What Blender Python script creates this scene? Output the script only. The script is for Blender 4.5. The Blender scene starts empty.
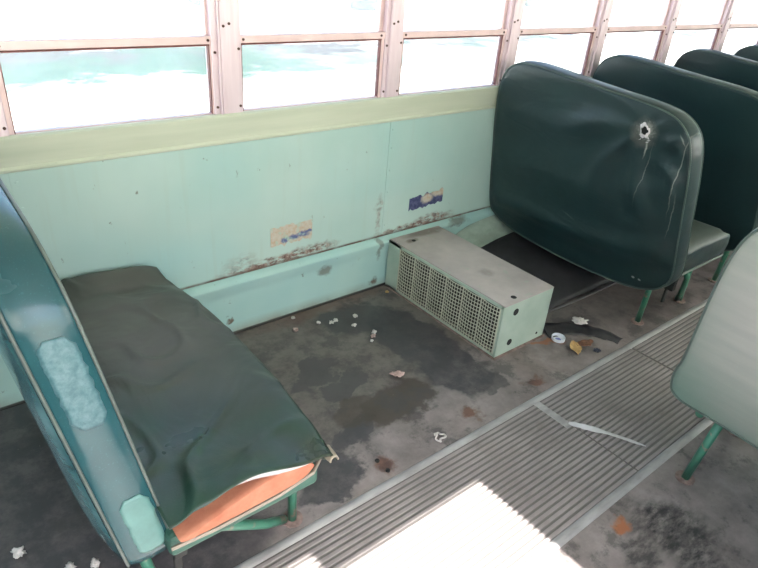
import bpy, bmesh, math, random
from mathutils import Vector, Matrix, noise
random.seed(7)
PI = math.pi
scene = bpy.context.scene
COL = scene.collection

# ------------------------------------------------------------------ nodes
class NT:
    def __init__(s, name):
        s.m = bpy.data.materials.new(name); s.m.use_nodes = True
        s.t = s.m.node_tree; s.t.nodes.clear()
        s.out = s.t.nodes.new('ShaderNodeOutputMaterial')
        s.tc = s.t.nodes.new('ShaderNodeTexCoord')
        s.P = s.tc.outputs['Object']
    def n(s, typ, ins=None, **kw):
        nd = s.t.nodes.new(typ)
        for k, v in kw.items(): setattr(nd, k, v)
        for k, v in (ins or {}).items():
            sk = nd.inputs[k]
            if isinstance(v, bpy.types.NodeSocket): s.t.links.new(v, sk)
            else: sk.default_value = v
        return nd
    def noise(s, scale, detail=4, rough=.55, dist=0, vec=None, out='Fac'):
        return s.n('ShaderNodeTexNoise', {'Vector': vec or s.P, 'Scale': scale, 'Detail': detail,
                                          'Roughness': rough, 'Distortion': dist}).outputs[out]
    def vmap(s, scale=(1, 1, 1), loc=(0, 0, 0), rot=(0, 0, 0), typ='POINT', vec=None):
        return s.n('ShaderNodeMapping', {'Vector': vec or s.P, 'Location': loc, 'Rotation': rot, 'Scale': scale},
                   vector_type=typ).outputs[0]
    def ramp(s, v, a, b, lo=0., hi=1.):
        return s.n('ShaderNodeMapRange', {'Value': v, 'From Min': a, 'From Max': b, 'To Min': lo, 'To Max': hi}).outputs[0]
    def math(s, op, a, b=0.):
        return s.n('ShaderNodeMath', {0: a, 1: b}, operation=op, use_clamp=False).outputs[0]
    def mix(s, f, a, b):
        nd = s.t.nodes.new('ShaderNodeMix'); nd.data_type = 'RGBA'
        for i, v in ((0, f), (6, a), (7, b)):
            if isinstance(v, bpy.types.NodeSocket): s.t.links.new(v, nd.inputs[i])
            else: nd.inputs[i].default_value = (v if not isinstance(v, tuple) else (*v, 1)) if i else v
        return nd.outputs[2]
    def warp(s, scale=6, amt=.06, detail=4):
        nz = s.n('ShaderNodeTexNoise', {'Vector': s.P, 'Scale': scale, 'Detail': detail, 'Roughness': .6}).outputs['Color']
        c = s.n('ShaderNodeVectorMath', {0: nz, 1: (.5, .5, .5)}, operation='SUBTRACT').outputs[0]
        c = s.n('ShaderNodeVectorMath', {0: c, 3: amt * 2}, operation='SCALE').outputs[0]
        return s.n('ShaderNodeVectorMath', {0: s.P, 1: c}, operation='ADD').outputs[0]
    def blob(s, vec, c, r, rot=0, soft=.3, axis=2):
        big = 50.
        loc = [*c]; sc = [*r]; ro = [0, 0, 0]; ro[axis] = rot
        v = s.vmap(sc, loc, ro, 'TEXTURE', vec)
        mask = [1, 1, 1]; mask[axis] = 0
        v = s.n('ShaderNodeVectorMath', {0: v, 1: tuple(mask)}, operation='MULTIPLY').outputs[0]
        l = s.n('ShaderNodeVectorMath', {0: v}, operation='LENGTH').outputs['Value']
        return s.ramp(l, 1 + soft, 1 - soft)
    def blobs(s, vec, L, soft=.3, axis=2):
        acc = None
        for b in L:
            m = s.blob(vec, b[0], b[1], b[2] if len(b) > 2 else 0, soft, axis)
            if len(b) > 3: m = s.math('MULTIPLY', m, b[3])
            acc = m if acc is None else s.math('MAXIMUM', acc, m)
        return acc
    def bump(s, h, strength=.3, dist=.01, nrm=None):
        i = {'Height': h, 'Strength': strength, 'Distance': dist}
        if nrm: i['Normal'] = nrm
        return s.n('ShaderNodeBump', i).outputs[0]
    def done(s, color, rough=.6, metal=0., normal=None, **kw):
        i = {'Base Color': color if isinstance(color, bpy.types.NodeSocket) else (*color, 1), 'Roughness': rough, 'Metallic': metal}
        if normal: i['Normal'] = normal
        i.update(kw)
        p = s.n('ShaderNodeBsdfPrincipled', i)
        s.t.links.new(p.outputs[0], s.out.inputs[0])
        return s.m

def lin(r, g, b):
    f = lambda c: (c/255/12.92) if c/255 <= .04045 else ((c/255+.055)/1.055)**2.4
    return (f(r), f(g), f(b))

def simple(name, c, rough=.6, metal=0., var=.15, scale=12, bump=.1):
    n = NT(name)
    a = tuple(max(0, x*(1-var)) for x in c); b = tuple(min(1, x*(1+var)) for x in c)
    f = n.noise(scale)
    return n.done(n.mix(n.ramp(f, .3, .7), a, b), rough, metal, n.bump(n.noise(scale*6), bump, .002))

M = {}
# --- wall paint: mint green with scuffs, chips and rust along the lower seam
def wall_mat():
    n = NT('mint_wall_paint')
    z = n.n('ShaderNodeSeparateXYZ', {0: n.P}).outputs
    big = n.noise(2.2, 3)
    c = n.mix(n.ramp(big, .3, .7), (.39, .545, .50), (.47, .60, .55))
    c = n.mix(n.math('MULTIPLY', n.ramp(n.noise(1.2, 2, vec=n.vmap((1, 1, 1.4), (3, 0, 0))), .5, .75), .6), c, (.33, .56, .55))
    streak = n.noise(1, 4, vec=n.vmap((30, 1, 2)))
    c = n.mix(n.math('MULTIPLY', n.ramp(streak, .55, .8), .25), c, (.40, .44, .36))
    specks = n.ramp(n.noise(24, 5, .7, vec=n.vmap((1, 1, .55))), .655, .70)
    c = n.mix(n.math('MULTIPLY', specks, .75), c, (.13, .10, .07))
    w = n.warp(22, .030, 6)
    # rust and peeled paint just above the lower moulding
    rust = n.blobs(w, [((.19, 0, .262), (.24, 1, .020), -.03), ((.35, 0, .272), (.11, 1, .024)), ((.02, 0, .27), (.07, 1, .05), 0, .45),
                       ((.93, 0, .258), (.22, 1, .016)), ((1.05, 0, .272), (.11, 1, .024)),
                       ((.70, 0, .36), (.012, 1, .08), 0, .55), ((.70, 0, .40), (.02, 1, .02), 0, .5)], .35, 1)
    rc = n.mix(n.ramp(n.noise(45, 6, .75), .42, .58), (.10, .045, .035), (.36, .26, .22))
    rust = n.math('MULTIPLY', rust, n.ramp(n.noise(38, 6, .7, vec=n.vmap((.5, 1, 1.3))), .40, .52))
    c = n.mix(rust, c, rc)
    line = n.ramp(n.math('ABSOLUTE', n.math('SUBTRACT', z[2], .246)), .011, .004)
    c = n.mix(n.math('MULTIPLY', line, n.ramp(n.noise(8), .25, .55)), c, (.13, .075, .055))
    return n.done(c, n.ramp(n.noise(9), .3, .7, .32, .5), 0, n.bump(n.noise(5, 2), .12, .02))
M['wall'] = wall_mat()

def low_mat():
    n = NT('mint_kick_panel_paint')
    c = n.mix(n.ramp(n.noise(3, 3), .3, .7), (.33, .53, .52), (.40, .58, .54))
    sp = n.ramp(n.noise(20, 5, .7), .66, .71)
    c = n.mix(n.math('MULTIPLY', sp, .7), c, (.14, .12, .09))
    w = n.warp(26, .04, 6)
    d = n.blobs(w, [((.40, 0, .165), (.03, 1, .022), 0, .7), ((-.05, 0, .06), (.012, 1, .012)), ((.68, 0, .03), (.02, 1, .02)), ((.7, 0, .2), (.012, 1, .05), 0, .6),
                    ((1.2, 0, .23), (.06, 1, .02), 0, .7)], .4, 1)
    c = n.mix(d, c, (.12, .09, .07))
    z = n.n('ShaderNodeSeparateXYZ', {0: n.P}).outputs[2]
    dirt = n.math('MULTIPLY', n.ramp(z, .05, .0), n.ramp(n.noise(10), .3, .7, .3, 1))
    c = n.mix(dirt, c, (.25, .24, .20))
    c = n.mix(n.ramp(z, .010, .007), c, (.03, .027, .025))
    return n.done(c, .45, 0, n.bump(n.noise(6, 2), .12, .02))
M['low'] = low_mat()
M['band'] = (lambda n: n.done(n.mix(n.ramp(n.noise(1, 4, vec=n.vmap((2, 4, 30))), .3, .75), (.50, .54, .42), (.59, .61, .49)), .35, 0,
             n.bump(n.noise(4, 2), .1, .02)))(NT('yellowed_green_sill_paint'))
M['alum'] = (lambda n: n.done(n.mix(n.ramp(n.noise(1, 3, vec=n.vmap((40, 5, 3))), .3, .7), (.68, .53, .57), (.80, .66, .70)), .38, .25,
             n.bump(n.noise(1, 3, vec=n.vmap((160, 20, 2))), .1, .002)))(NT('flare_pink_aluminium_post'))  # pink cast of camera flare is put into the post colour
M['alumrail'] = simple('pinkish_aluminium_rail', (.74, .55, .54), .4, .2, .1, 8)
M['gasket'] = simple('dark_red_gasket', (.16, .05, .045), .6)
M['screw'] = simple('rusted_screw', (.10, .05, .04), .6, .4)
M['tube'] = (lambda n: n.done(n.mix(n.ramp(n.noise(30, 4), .60, .68), (.050, .19, .13), (.22, .18, .14)), .35))(NT('chipped_green_tube_paint'))
M['rust'] = simple('rusted_steel', (.24, .17, .155), .8, .1, .4, 40, .4)
M['darksteel'] = simple('dark_steel', (.02, .022, .022), .6, .2)
M['foam'] = (lambda n: n.done(n.mix(n.ramp(n.noise(22, 3), .3, .7), (.42, .14, .08), (.54, .22, .135)), .85, 0, n.bump(n.noise(140, 3), .5, .002)))(NT('orange_foam'))
M['lining'] = simple('pale_vinyl_backing', (.62, .58, .60), .6, 0, .1, 20, .3)
M['scrap'] = simple('white_paper', (.52, .49, .48), .8, 0, .15, 90, .3)
M['scrappink'] = simple('pinkish_paper', (.42, .30, .28), .8, 0, .3, 90, .3)
M['cap'] = simple('milky_plastic', (.68, .70, .76), .35, 0, .06, 20)
M['capblue'] = simple('blue_plastic', (.16, .18, .45), .35, 0, .06, 20)
M['leafbrown'] = simple('brown_dead_leaf', (.14, .060, .035), .7, 0, .4, 50, .4)
M['leafyellow'] = simple('tan_dead_leaf', (.50, .32, .14), .7, 0, .25, 50, .4)
M['pebble'] = simple('blue_grey_stone', (.05, .055, .075), .6)
M['black'] = simple('black_void_paint', (.012, .012, .011), .8)
M['roof'] = simple('cream_ceiling_paint', (.62, .66, .56), .5, 0, .05, 2)
M['white'] = simple('white_plastic_strip', (.52, .51, .53), .25, 0, .06, 30)

# --- vinyl upholstery
def vinyl(name, a, b, wear_glare=None, rough=(.3, .45), scratch=None, patches=None, bs=.25, dust_sheen=None, axis=0):
    n = NT(name)
    c = n.mix(n.ramp(n.noise(3.5, 4), .3, .7), a, b)
    if wear_glare:
        c = n.mix(n.math('MULTIPLY', n.ramp(n.noise(2.4, 5, .6, vec=n.vmap((1, 1, 1), (5, 2, 1))), .5, .68), wear_glare[1]), c, wear_glare[0])
    fine = n.noise(260, 2)
    c = n.mix(n.math('MULTIPLY', n.ramp(fine, .62, .75), .2), c, tuple(min(1, x*2.5+.02) for x in b))
    r = n.ramp(n.noise(5, 4), .3, .7, *rough)
    for L, col, soft, wa, am in (patches or []):
        w = n.warp(wa[0], wa[1])
        m = n.math('MULTIPLY', n.blobs(w, L, soft, axis), am)
        c = n.mix(m, c, col)
    if dust_sheen:
        m = n.blobs(n.warp(3, .06), dust_sheen[0], .6, axis)
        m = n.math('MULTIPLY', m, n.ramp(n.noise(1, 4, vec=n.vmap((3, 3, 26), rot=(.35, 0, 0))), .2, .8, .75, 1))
        c = n.mix(n.math('MULTIPLY', m, dust_sheen[2]), c, dust_sheen[1])
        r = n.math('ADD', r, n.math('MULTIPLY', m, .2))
    h = n.math('ADD', n.math('MULTIPLY', n.noise(1, 3, .5, 1.2, vec=n.vmap((4, 3, 9), rot=(.25, 0, 0))), 1.),
               n.math('MULTIPLY', n.noise(300, 2), .03))
    return n.done(c, r, 0, n.bump(h, bs, .03))
T1, T2 = (.010, .026, .029), (.015, .038, .041)
M['vinylC'] = vinyl('dark_teal_vinyl_scuffed', T1, T2, rough=(.34, .46), bs=.18, patches=[
    ([((0, -.78, .86), (1, .05, .055), .2)], (.16, .15, .13), .25, (40, .02), .45),
    ([((0, -.785, .872), (1, .030, .030), .2)], (.30, .29, .27), .3, (70, .035), .7),
    ([((0, -.80, .81), (1, .003, .035), .1), ((0, -.815, .70), (1, .0018, .10), .1, .4),
      ((0, -.945, .74), (1, .002, .13), .03, .7), ((0, -.958, .57), (1, .0018, .07), .02, .5), ((0, -.93, .87), (1, .02, .002), .9, .5),
      ((0, -.50, .40), (1, .03, .003), .3, .15)], (.36, .36, .32), .6, (18, .010), .8),
    ([((0, -.86, .235), (1, .006, .004), 0), ((0, -.89, .235), (1, .006, .004), 0)], (.5, .5, .5), .4, (60, .004), .8)])
M['vinylD'] = vinyl('dark_teal_vinyl', T1, T2, rough=(.32, .45), bs=.15)
M['vinylA'] = vinyl('dark_teal_vinyl_worn_glare', (.020, .070, .085), (.03, .10, .11), wear_glare=((.16, .28, .31), .8), rough=(.08, .16), bs=.12, axis=0, patches=[])  # pale wear mottling also stands in for glare along the rear edge
M['vinylA_rim'] = vinyl('worn_teal_vinyl_rim', (.014, .060, .074), (.022, .085, .097), rough=(.12, .28), bs=.08, patches=[])
M['patch'] = (lambda n: n.done(n.mix(n.ramp(n.noise(70, 5, .7), .35, .65), (.035, .11, .13), (.10, .19, .21)), .4, 0, n.bump(n.noise(200, 2), .3, .002)))(NT('mottled_vinyl_patch'))
M['patch2'] = (lambda n: n.done(n.mix(n.ramp(n.noise(30, 4, .6), .3, .7), (.09, .20, .19), (.12, .26, .24)), .4))(NT('pale_green_patch'))
M['cushA'] = vinyl('dusty_dark_green_vinyl', (.020, .036, .026), (.038, .048, .036), wear_glare=((.012, .050, .034), .95), rough=(.24, .42), bs=.5, axis=2,
    dust_sheen=([((-.52, -.35, 0), (.20, .30, 1), .2), ((-.45, -.1, 0), (.15, .15, 1), 0)], (.12, .11, .10), .8))
M['cushC'] = vinyl('dusty_grey_green_vinyl', (.05, .065, .06), (.07, .085, .075), rough=(.4, .5), bs=.05)
M['cushSide'] = M['vinylD']
M['vinylG'] = vinyl('green_vinyl_pale_sheen', (.022, .11, .085), (.035, .14, .11), rough=(.34, .44), bs=.10,
    dust_sheen=([((0, -1.97, .73), (1, .54, .42), 0)], (.56, .48, .46), .97))  # pale blob paints in the sheen bounced up from the sunlit floor
M['piping'] = simple('grey_green_piping', (.07, .10, .09), .4, 0, .2)
M['pipingtan'] = simple('tan_piping', (.28, .24, .19), .5, 0, .2)
M['pipingA'] = simple('faded_teal_piping', (.10, .12, .11), .4, 0, .3)
M['basegreen'] = simple('green_cushion_base', (.03, .10, .075), .5, 0, .25)

# --- floor
def floor_mat():
    n = NT('stained_grey_rubber_floor')
    base = n.mix(n.ramp(n.noise(7, 8, .7), .35, .68), (.14, .118, .118), (.27, .235, .235))
    w = n.warp(7, .13, 8); w2 = n.warp(14, .065, 8)
    mott = n.ramp(n.noise(13, 8, .75, vec=n.vmap((1, 1, 1), (2, 2, 0))), .40, .56)
    brownz = n.blobs(w, [((.12, -.35, 0), (.50, .42, 1), 0, 1.), ((-.1, -.6, 0), (.3, .25, 1), 0, 1.), ((.95, -.3, 0), (.5, .35, 1), 0, .8), ((1.7, -.5, 0), (.6, .45, 1), 0, .8)], .2)
    c = n.mix(n.math('MULTIPLY', brownz, .85), base, n.mix(mott, (.060, .052, .048), (.125, .108, .098)))
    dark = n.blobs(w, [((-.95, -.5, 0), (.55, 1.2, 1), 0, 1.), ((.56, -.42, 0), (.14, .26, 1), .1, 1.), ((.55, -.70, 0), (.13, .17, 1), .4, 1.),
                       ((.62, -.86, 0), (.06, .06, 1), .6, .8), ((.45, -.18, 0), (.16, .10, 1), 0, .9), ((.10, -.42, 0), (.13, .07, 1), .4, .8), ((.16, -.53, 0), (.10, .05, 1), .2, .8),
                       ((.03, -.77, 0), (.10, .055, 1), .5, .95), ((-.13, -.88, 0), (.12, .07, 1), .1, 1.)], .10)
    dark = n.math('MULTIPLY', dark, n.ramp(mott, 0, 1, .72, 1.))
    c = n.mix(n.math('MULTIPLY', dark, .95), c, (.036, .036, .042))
    wet = n.blobs(w2, [((.25, -.72, 0), (.17, .09, 1), .1, 1.), ((.10, -.68, 0), (.10, .06, 1), .3, .8)], .10)
    c = n.mix(n.math('MULTIPLY', wet, .9), c, (.048, .037, .028))
    anc = n.blobs(w2, [((.025, -.930, 0), (.034, .040, 1), .3), ((.433, -.917, 0), (.036, .034, 1), .3), ((.764, -.919, 0), (.038, .026, 1), -.3)], .3)
    c = n.mix(n.math('MULTIPLY', anc, .95), c, n.mix(mott, (.050, .022, .016), (.13, .06, .04)))
    smear = n.blobs(w2, [((.56, -1.60, 0), (.10, .12, 1), .5, 1.), ((.50, -1.72, 0), (.20, .07, 1), .9, 1.), ((.40, -1.6, 0), (.10, .04, 1), .3, .9)], .35)
    st = n.ramp(n.noise(1, 5, .7, vec=n.vmap((14, 40, 1), rot=(0, 0, .8))), .35, .6)
    c = n.mix(n.math('MULTIPLY', n.math('MULTIPLY', smear, st), .95), c, (.022, .022, .024))
    rust = n.blobs(w2, [((.44, -1.515, 0), (.034, .028, 1), 0, 1.), ((.70, -1.02, 0), (.05, .008, 1), 0, .7), ((1.02, -.77, 0), (.09, .012, 1), -.5, .8)], .3)
    c = n.mix(rust, c, (.30, .11, .05))
    rr = n.blobs(w2, [((.40, -.06, 0), (.35, .04, 1), 0, .6), ((.82, -.55, 0), (.1, .3, 1), 0, .35)], .5)
    c = n.mix(rr, c, (.13, .07, .05))
    specks = n.ramp(n.noise(55, 3, .7), .70, .74)
    c = n.mix(n.math('MULTIPLY', specks, .5), c, (.30, .27, .25))
    dk = n.ramp(n.noise(6, 8, .75, vec=n.vmap((1, 1, 1), (9, 4, 0))), .53, .60)
    c = n.mix(n.math('MULTIPLY', dk, .6), c, (.045, .042, .044))
    rough = n.ramp(n.noise(6), .3, .7, .38, .6)
    return n.done(c, rough, 0, n.bump(n.noise(40, 4), .15, .004))
M['floor'] = floor_mat()
def rib_mat():
    n = NT('ribbed_aisle_rubber')
    c = n.mix(n.ramp(n.noise(5, 5, .6), .35, .7), (.225, .20, .203), (.33, .295, .30))
    c = n.mix(n.math('MULTIPLY', n.ramp(n.noise(4, 5, .6, vec=n.vmap((1, 1, 1), (2, 7, 0))), .56, .70), .45), c, (.11, .085, .078))
    z = n.n('ShaderNodeSeparateXYZ', {0: n.P}).outputs[2]
    c = n.mix(n.ramp(z, .003, .0), c, (.13, .12, .118))   # darker towards the bottom of the grooves
    return n.done(c, .5, 0, n.bump(n.noise(60, 3), .12, .003))
M['rib'] = rib_mat()
M['strip'] = (lambda n: n.done(n.mix(n.ramp(n.noise(1, 5, .6, vec=n.vmap((6, 25, 1))), .35, .7), (.28, .27, .28), (.46, .45, .47)), .42, .25,
              n.bump(n.noise(30, 3), .15, .003)))(NT('scuffed_aluminium_strip'))
M['shoulder'] = simple('dusty_green_steel', (.30, .36, .31), .6, 0, .25, 9)
M['hem'] = simple('grey_rubber_hem', (.13, .125, .13), .6)
M['rubber'] = (lambda n: n.done(n.mix(n.ramp(n.noise(4, 5, .6), .35, .7), (.018, .017, .019), (.060, .057, .062)), .5, 0, n.bump(n.noise(10, 4), .2, .01)))(NT('black_rubber_mat'))
# --- heater
M['heater'] = (lambda n: n.done(n.mix(n.ramp(n.noise(9, 5, .6), .35, .7), (.35, .44, .375), (.43, .51, .44)), .45, 0, n.bump(n.noise(8, 2), .1, .01)))(NT('pale_green_heater_paint'))
def heat_top():
    n = NT('dusty_heater_top')
    c = n.mix(n.ramp(n.noise(7, 5, .6), .3, .7), (.35, .31, .30), (.47, .42, .405))
    w = n.warp(20, .02)
    c = n.mix(n.blobs(w, [((.83, -.10, 0), (.03, .015, 1), 0, .8), ((.95, -.06, 0), (.12, .03, 1), 0, .6), ((.9, -.50, 0), (.03, .03, 1), 0, .35)], .35), c, (.12, .09, .07))
    c = n.mix(n.math('MULTIPLY', n.ramp(n.noise(24, 3), .62, .7), .5), c, (.33, .40, .33))
    return n.done(c, .55)
M['heattop'] = heat_top()
M['grille'] = simple('cream_grille_paint', (.52, .52, .42), .45, 0, .12, 20)
M['core'] = simple('brown_radiator_core', (.022, .018, .014), .7, .1, .4, 60, .4)
# --- glass
def glass(name, veil, tint, streak=(3, 3, 1.5)):
    n = NT(name)
    tr = n.n('ShaderNodeBsdfTransparent', {'Color': (.96, .98, .98, 1)}).outputs[0]
    tl = n.n('ShaderNodeBsdfTranslucent', {'Color': (*tint, 1)}).outputs[0]
    gl = n.n('ShaderNodeBsdfGlossy', {'Color': (1, 1, 1, 1), 'Roughness': .12}).outputs[0]
    f = n.ramp(n.noise(1, 6, .65, vec=n.vmap(streak)), .3, .72, veil[0], veil[1])
    f = n.math('ADD', f, n.math('MULTIPLY', n.ramp(n.noise(70, 3, .7), .64, .74), .12))
    m = n.n('ShaderNodeMixShader', {0: f, 1: tr, 2: tl}).outputs[0]
    m = n.n('ShaderNodeMixShader', {0: .04, 1: m, 2: gl}).outputs[0]
    n.t.links.new(m, n.out.inputs[0])
    return n.m
M['glass'] = glass('dusty_window_glass', (.03, .13), (.85, .88, .9))
M['glassup'] = glass('dustier_upper_glass', (.06, .26), (.85, .88, .92), (5, 3, 3))
M['frost'] = glass('sun_diffusing_far_side_glass', (.93, .99), (.80, .80, .78))  # unseen panes made diffusing, so direct sun enters only by the open bays
def ground_mat():
    n = NT('gravel_and_grass')
    xy = n.n('ShaderNodeSeparateXYZ', {0: n.P}).outputs
    wob = n.math('ADD', xy[1], n.math('MULTIPLY', n.math('SUBTRACT', n.noise(.8, 6, .7), .5), 7.))
    pale = n.mix(n.ramp(n.noise(1.5, 5), .3, .7), (.55, .53, .46), (.75, .72, .64))
    grass = n.mix(n.ramp(n.noise(2.5, 5), .3, .7), (.012, .036, .026), (.024, .056, .038))
    brown = n.mix(n.ramp(n.noise(3, 5), .3, .7), (.022, .022, .024), (.045, .045, .046))
    band = n.math('MULTIPLY', n.ramp(wob, 7.6, 9.6), n.ramp(xy[0], 16., 5., .45, 1.))
    c = n.mix(band, pale, grass)
    c = n.mix(n.math('MULTIPLY', n.ramp(wob, 10.6, 11.6), n.ramp(n.noise(.9, 4), .35, .5)), c, brown)
    c = n.mix(n.ramp(wob, 12.2, 15.0), c, (.62, .62, .60))
    c = n.mix(n.math('MULTIPLY', n.ramp(n.noise(.45, 5, .6, vec=n.vmap((1, 1, 1), (11, 3, 0))), .52, .60), .6), c, grass)
    return n.done(c, .9)
M['ground'] = ground_mat()
M['shrub'] = simple('grey_green_foliage', (.05, .08, .06), .8, 0, .4, 3)
def sticker(name, blue_lo, cx):
    n = NT(name)
    w = n.warp(60, .012)
    tan = n.mix(n.ramp(n.noise(50, 4), .35, .65), (.50, .38, .27), (.55, .50, .42))
    if blue_lo:
        m = n.blobs(w, [((cx-.035, 0, .348), (.018, 1, .012)), ((cx+.005, 0, .352), (.026, 1, .010), .1), ((cx+.05, 0, .356), (.030, 1, .011), .1),
                        ((cx+.075, 0, .364), (.02, 1, .007))], .35, 1)
        c = n.mix(m, tan, (.10, .12, .26))
        fade = n.ramp(n.noise(30, 4, .6), .52, .62)
        c = n.mix(n.math('MULTIPLY', fade, .7), c, (.38, .55, .46))
    else:
        m = n.blobs(w, [((cx+.0, 0, .385), (.035, 1, .022)), ((cx+.075, 0, .405), (.055, 1, .020), .1)], .3, 1)
        c = n.mix(m, n.mix(n.ramp(n.noise(60, 3), .4, .6), (.035, .045, .12), (.09, .10, .20)), tan)
    return n.done(c, .6)
M['stick1'] = sticker('peeled_tan_sticker', True, .25)
M['stick2'] = sticker('peeled_blue_sticker', False, .99)

# ------------------------------------------------------------------ mesh helpers
def new_obj(name, bm, mat, parent=None, smooth=False, bevel=0., angle=None):
    me = bpy.data.meshes.new(name); bm.normal_update(); bm.to_mesh(me); bm.free()
    mats = mat if isinstance(mat, (list, tuple)) else [mat]
    for m in mats: me.materials.append(M[m] if isinstance(m, str) else m)
    if smooth:
        for p in me.polygons: p.use_smooth = True
        if angle: me.set_sharp_from_angle(angle=angle)
    o = bpy.data.objects.new(name, me); COL.objects.link(o)
    if bevel:
        md = o.modifiers.new('bevel', 'BEVEL'); md.width = bevel; md.segments = 2; md.limit_method = 'ANGLE'
    if parent: o.parent = parent; o.matrix_parent_inverse = Matrix.Translation(-parent.location)
    return o
def tag(o, label=None, cat=None, group=None, kind=None):
    if label: o['label'] = label
    if cat: o['category'] = cat
    if group: o['group'] = group
    if kind: o['kind'] = kind
    return o
def thing(name, label, cat, loc, group=None):
    o = bpy.data.objects.new(name, None); o.empty_display_size = .1; COL.objects.link(o); o.location = loc
    return tag(o, label, cat, group)
def box(bm, x0, x1, y0, y1, z0, z1, mi=0):
    vs = [bm.verts.new((x, y, z)) for z in (z0, z1) for y in (y0, y1) for x in (x0, x1)]
    for f in ((0, 2, 3, 1), (4, 5, 7, 6), (0, 1, 5, 4), (2, 6, 7, 3), (0, 4, 6, 2), (1, 3, 7, 5)):
        bm.faces.new([vs[i] for i in f]).material_index = mi
def catmull(pts, n, closed=False):
    P = [Vector(p) for p in pts]; out = []; L = len(P)
    segs = L if closed else L-1
    for i in range(segs):
        g = (lambda k: P[k % L]) if closed else (lambda k: P[min(max(k, 0), L-1)])
        a, b, c, d = g(i-1), g(i), g(i+1), g(i+2)
        for k in range(n):
            t = k/n
            out.append(.5*((2*b)+(c-a)*t+(2*a-5*b+4*c-d)*t*t+(3*b-a-3*c+d)*t**3))
    if not closed: out.append(P[-1])
    return out
def tube(bm, pts, r, seg=10, closed=False, caps=True):
    P = [Vector(p) for p in pts]; n = len(P); rings = []; prev = None
    for i, p in enumerate(P):
        a = P[(i-1) % n] if closed or i else P[0]; b = P[(i+1) % n] if closed or i < n-1 else P[-1]
        t = (b-a).normalized()
        if prev is None: u = t.orthogonal().normalized()
        else: u = (prev - t*prev.dot(t)).normalized()
        prev = u; v = t.cross(u); rr = r[i] if isinstance(r, (list, tuple)) else r
        rings.append([bm.verts.new(p+rr*(math.cos(k*2*PI/seg)*u+math.sin(k*2*PI/seg)*v)) for k in range(seg)])
    for i in range(n if closed else n-1):
        A, B = rings[i], rings[(i+1) % n]
        for k in range(seg): bm.faces.new((A[k], A[(k+1) % seg], B[(k+1) % seg], B[k]))
    if not closed and caps:
        bm.faces.new(rings[0][::-1]); bm.faces.new(rings[-1])
def disc(bm, c, axis, r, h, seg=16):
    c = Vector(c); ax = Vector(axis).normalized(); tube(bm, [c, c+ax*h], r, seg)
def grid(bm, nu, nv, fn, mi=0, flip=False):
    V = [[bm.verts.new(fn(i/(nu-1), j/(nv-1))) for j in range(nv)] for i in range(nu)]
    for i in range(nu-1):
        for j in range(nv-1):
            q = [V[i][j], V[i+1][j], V[i+1][j+1], V[i][j+1]]
            f = bm.faces.new(q[::-1] if flip else q); f.material_index = mi
    return V
def nz(x, y, z=0.): return noise.noise(Vector((x, y, z)))

# ------------------------------------------------------------------ shell of the bus
XA, XB = -2.6, 7.2; YR = -2.43; ZS = .872; ZT = 1.52; ZC = 1.86; P = .71
def struct(name, bm, mat, **k): return tag(new_obj(name, bm, mat, **k), kind='structure')

bm = bmesh.new()
box(bm, XA, XB, -.985, .02, -.05, 0); box(bm, XA, XB, YR-.02, -1.445, -.05, 0); box(bm, XA, XB, -1.445, -.985, -.05, -.004)
struct('floor', bm, 'floor')
# ribbed aisle runner: ridges run along the bus, laid in sheets that meet at two seams
def runner(x0, x1, skew0, skew1):
    bm = bmesh.new(); n = 21; y0, y1 = -1.012, -1.418; w = (y1-y0)/n
    prof = []
    for i in range(n):
        a = y0+i*w
        prof += [(a, .0), (a+w*.22, .0), (a+w*.34, .0034), (a+w*.78, .0034), (a+w*.90, .0)]
    prof.append((y1, .0))
    A = [bm.verts.new((x0+skew0*(y-y0), y, z)) for y, z in prof]; B = [bm.verts.new((x1+skew1*(y-y0), y, z)) for y, z in prof]
    for i in range(len(prof)-1): bm.faces.new((A[i], A[i+1], B[i+1], B[i]))
    a2 = [bm.verts.new((v.co.x, v.co.y, -.004)) for v in (A[0], A[-1], B[-1], B[0])]
    bm.faces.new((a2[3], a2[2], a2[1], a2[0])); bm.faces.new((A[0], B[0], a2[3], a2[0])); bm.faces.new((A[-1], a2[1], a2[2], B[-1]))
    bm.faces.new([a2[0], a2[1]]+A[::-1]); bm.faces.new([a2[3]]+B+[a2[2]])
    return bm
sk = 0.
tag(new_obj('ribbed_aisle_mat', runner(XA+.02, .678, 0, sk), 'rib'), 'ribbed grey rubber aisle sheet, the sunlit one nearest the torn seat', 'floor mat')
tag(new_obj('ribbed_aisle_mat', runner(.684, 1.300, sk, -.02), 'rib'), 'ribbed grey rubber aisle sheet between the curled seam strip and the dark gap', 'floor mat')
tag(new_obj('ribbed_aisle_mat', runner(1.314, XB-.05, -.02, 0), 'rib'), 'ribbed grey rubber aisle sheet running forward beyond the dark gap', 'floor mat')
def edge_strip(name, y0, y1, lab):
    bm = bmesh.new()
    def f(u, v):
        x = XA+.02+u*(XB-XA-.06); y = y0+v*(y1-y0)
        return (x, y, .0015+.0045*math.sin(PI*v)**.6)
    grid(bm, 60, 7, f, flip=(y1 < y0)); box(bm, XA+.02, XB-.04, min(y0, y1), max(y0, y1), -.003, .0012)
    return tag(new_obj(name, bm, 'strip', smooth=True, angle=.6), lab, 'floor trim')
edge_strip('aisle_edge_strip', -1.012, -.985, 'scuffed metal strip along the aisle on the heater side')
edge_strip('aisle_edge_strip', -1.447, -1.418, 'scuffed metal strip along the aisle on the far side from the heater')
bm = bmesh.new(); box(bm, 0, .032, -.150, 0, .0034, .0052)
o = new_obj('seam_strip', bm, 'strip', bevel=.002); o.location = (.6495, -1.0125, 0)
tag(o, 'short flat metal strip across the ribbed aisle, next to the curled whitish strip', 'floor trim')

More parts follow.
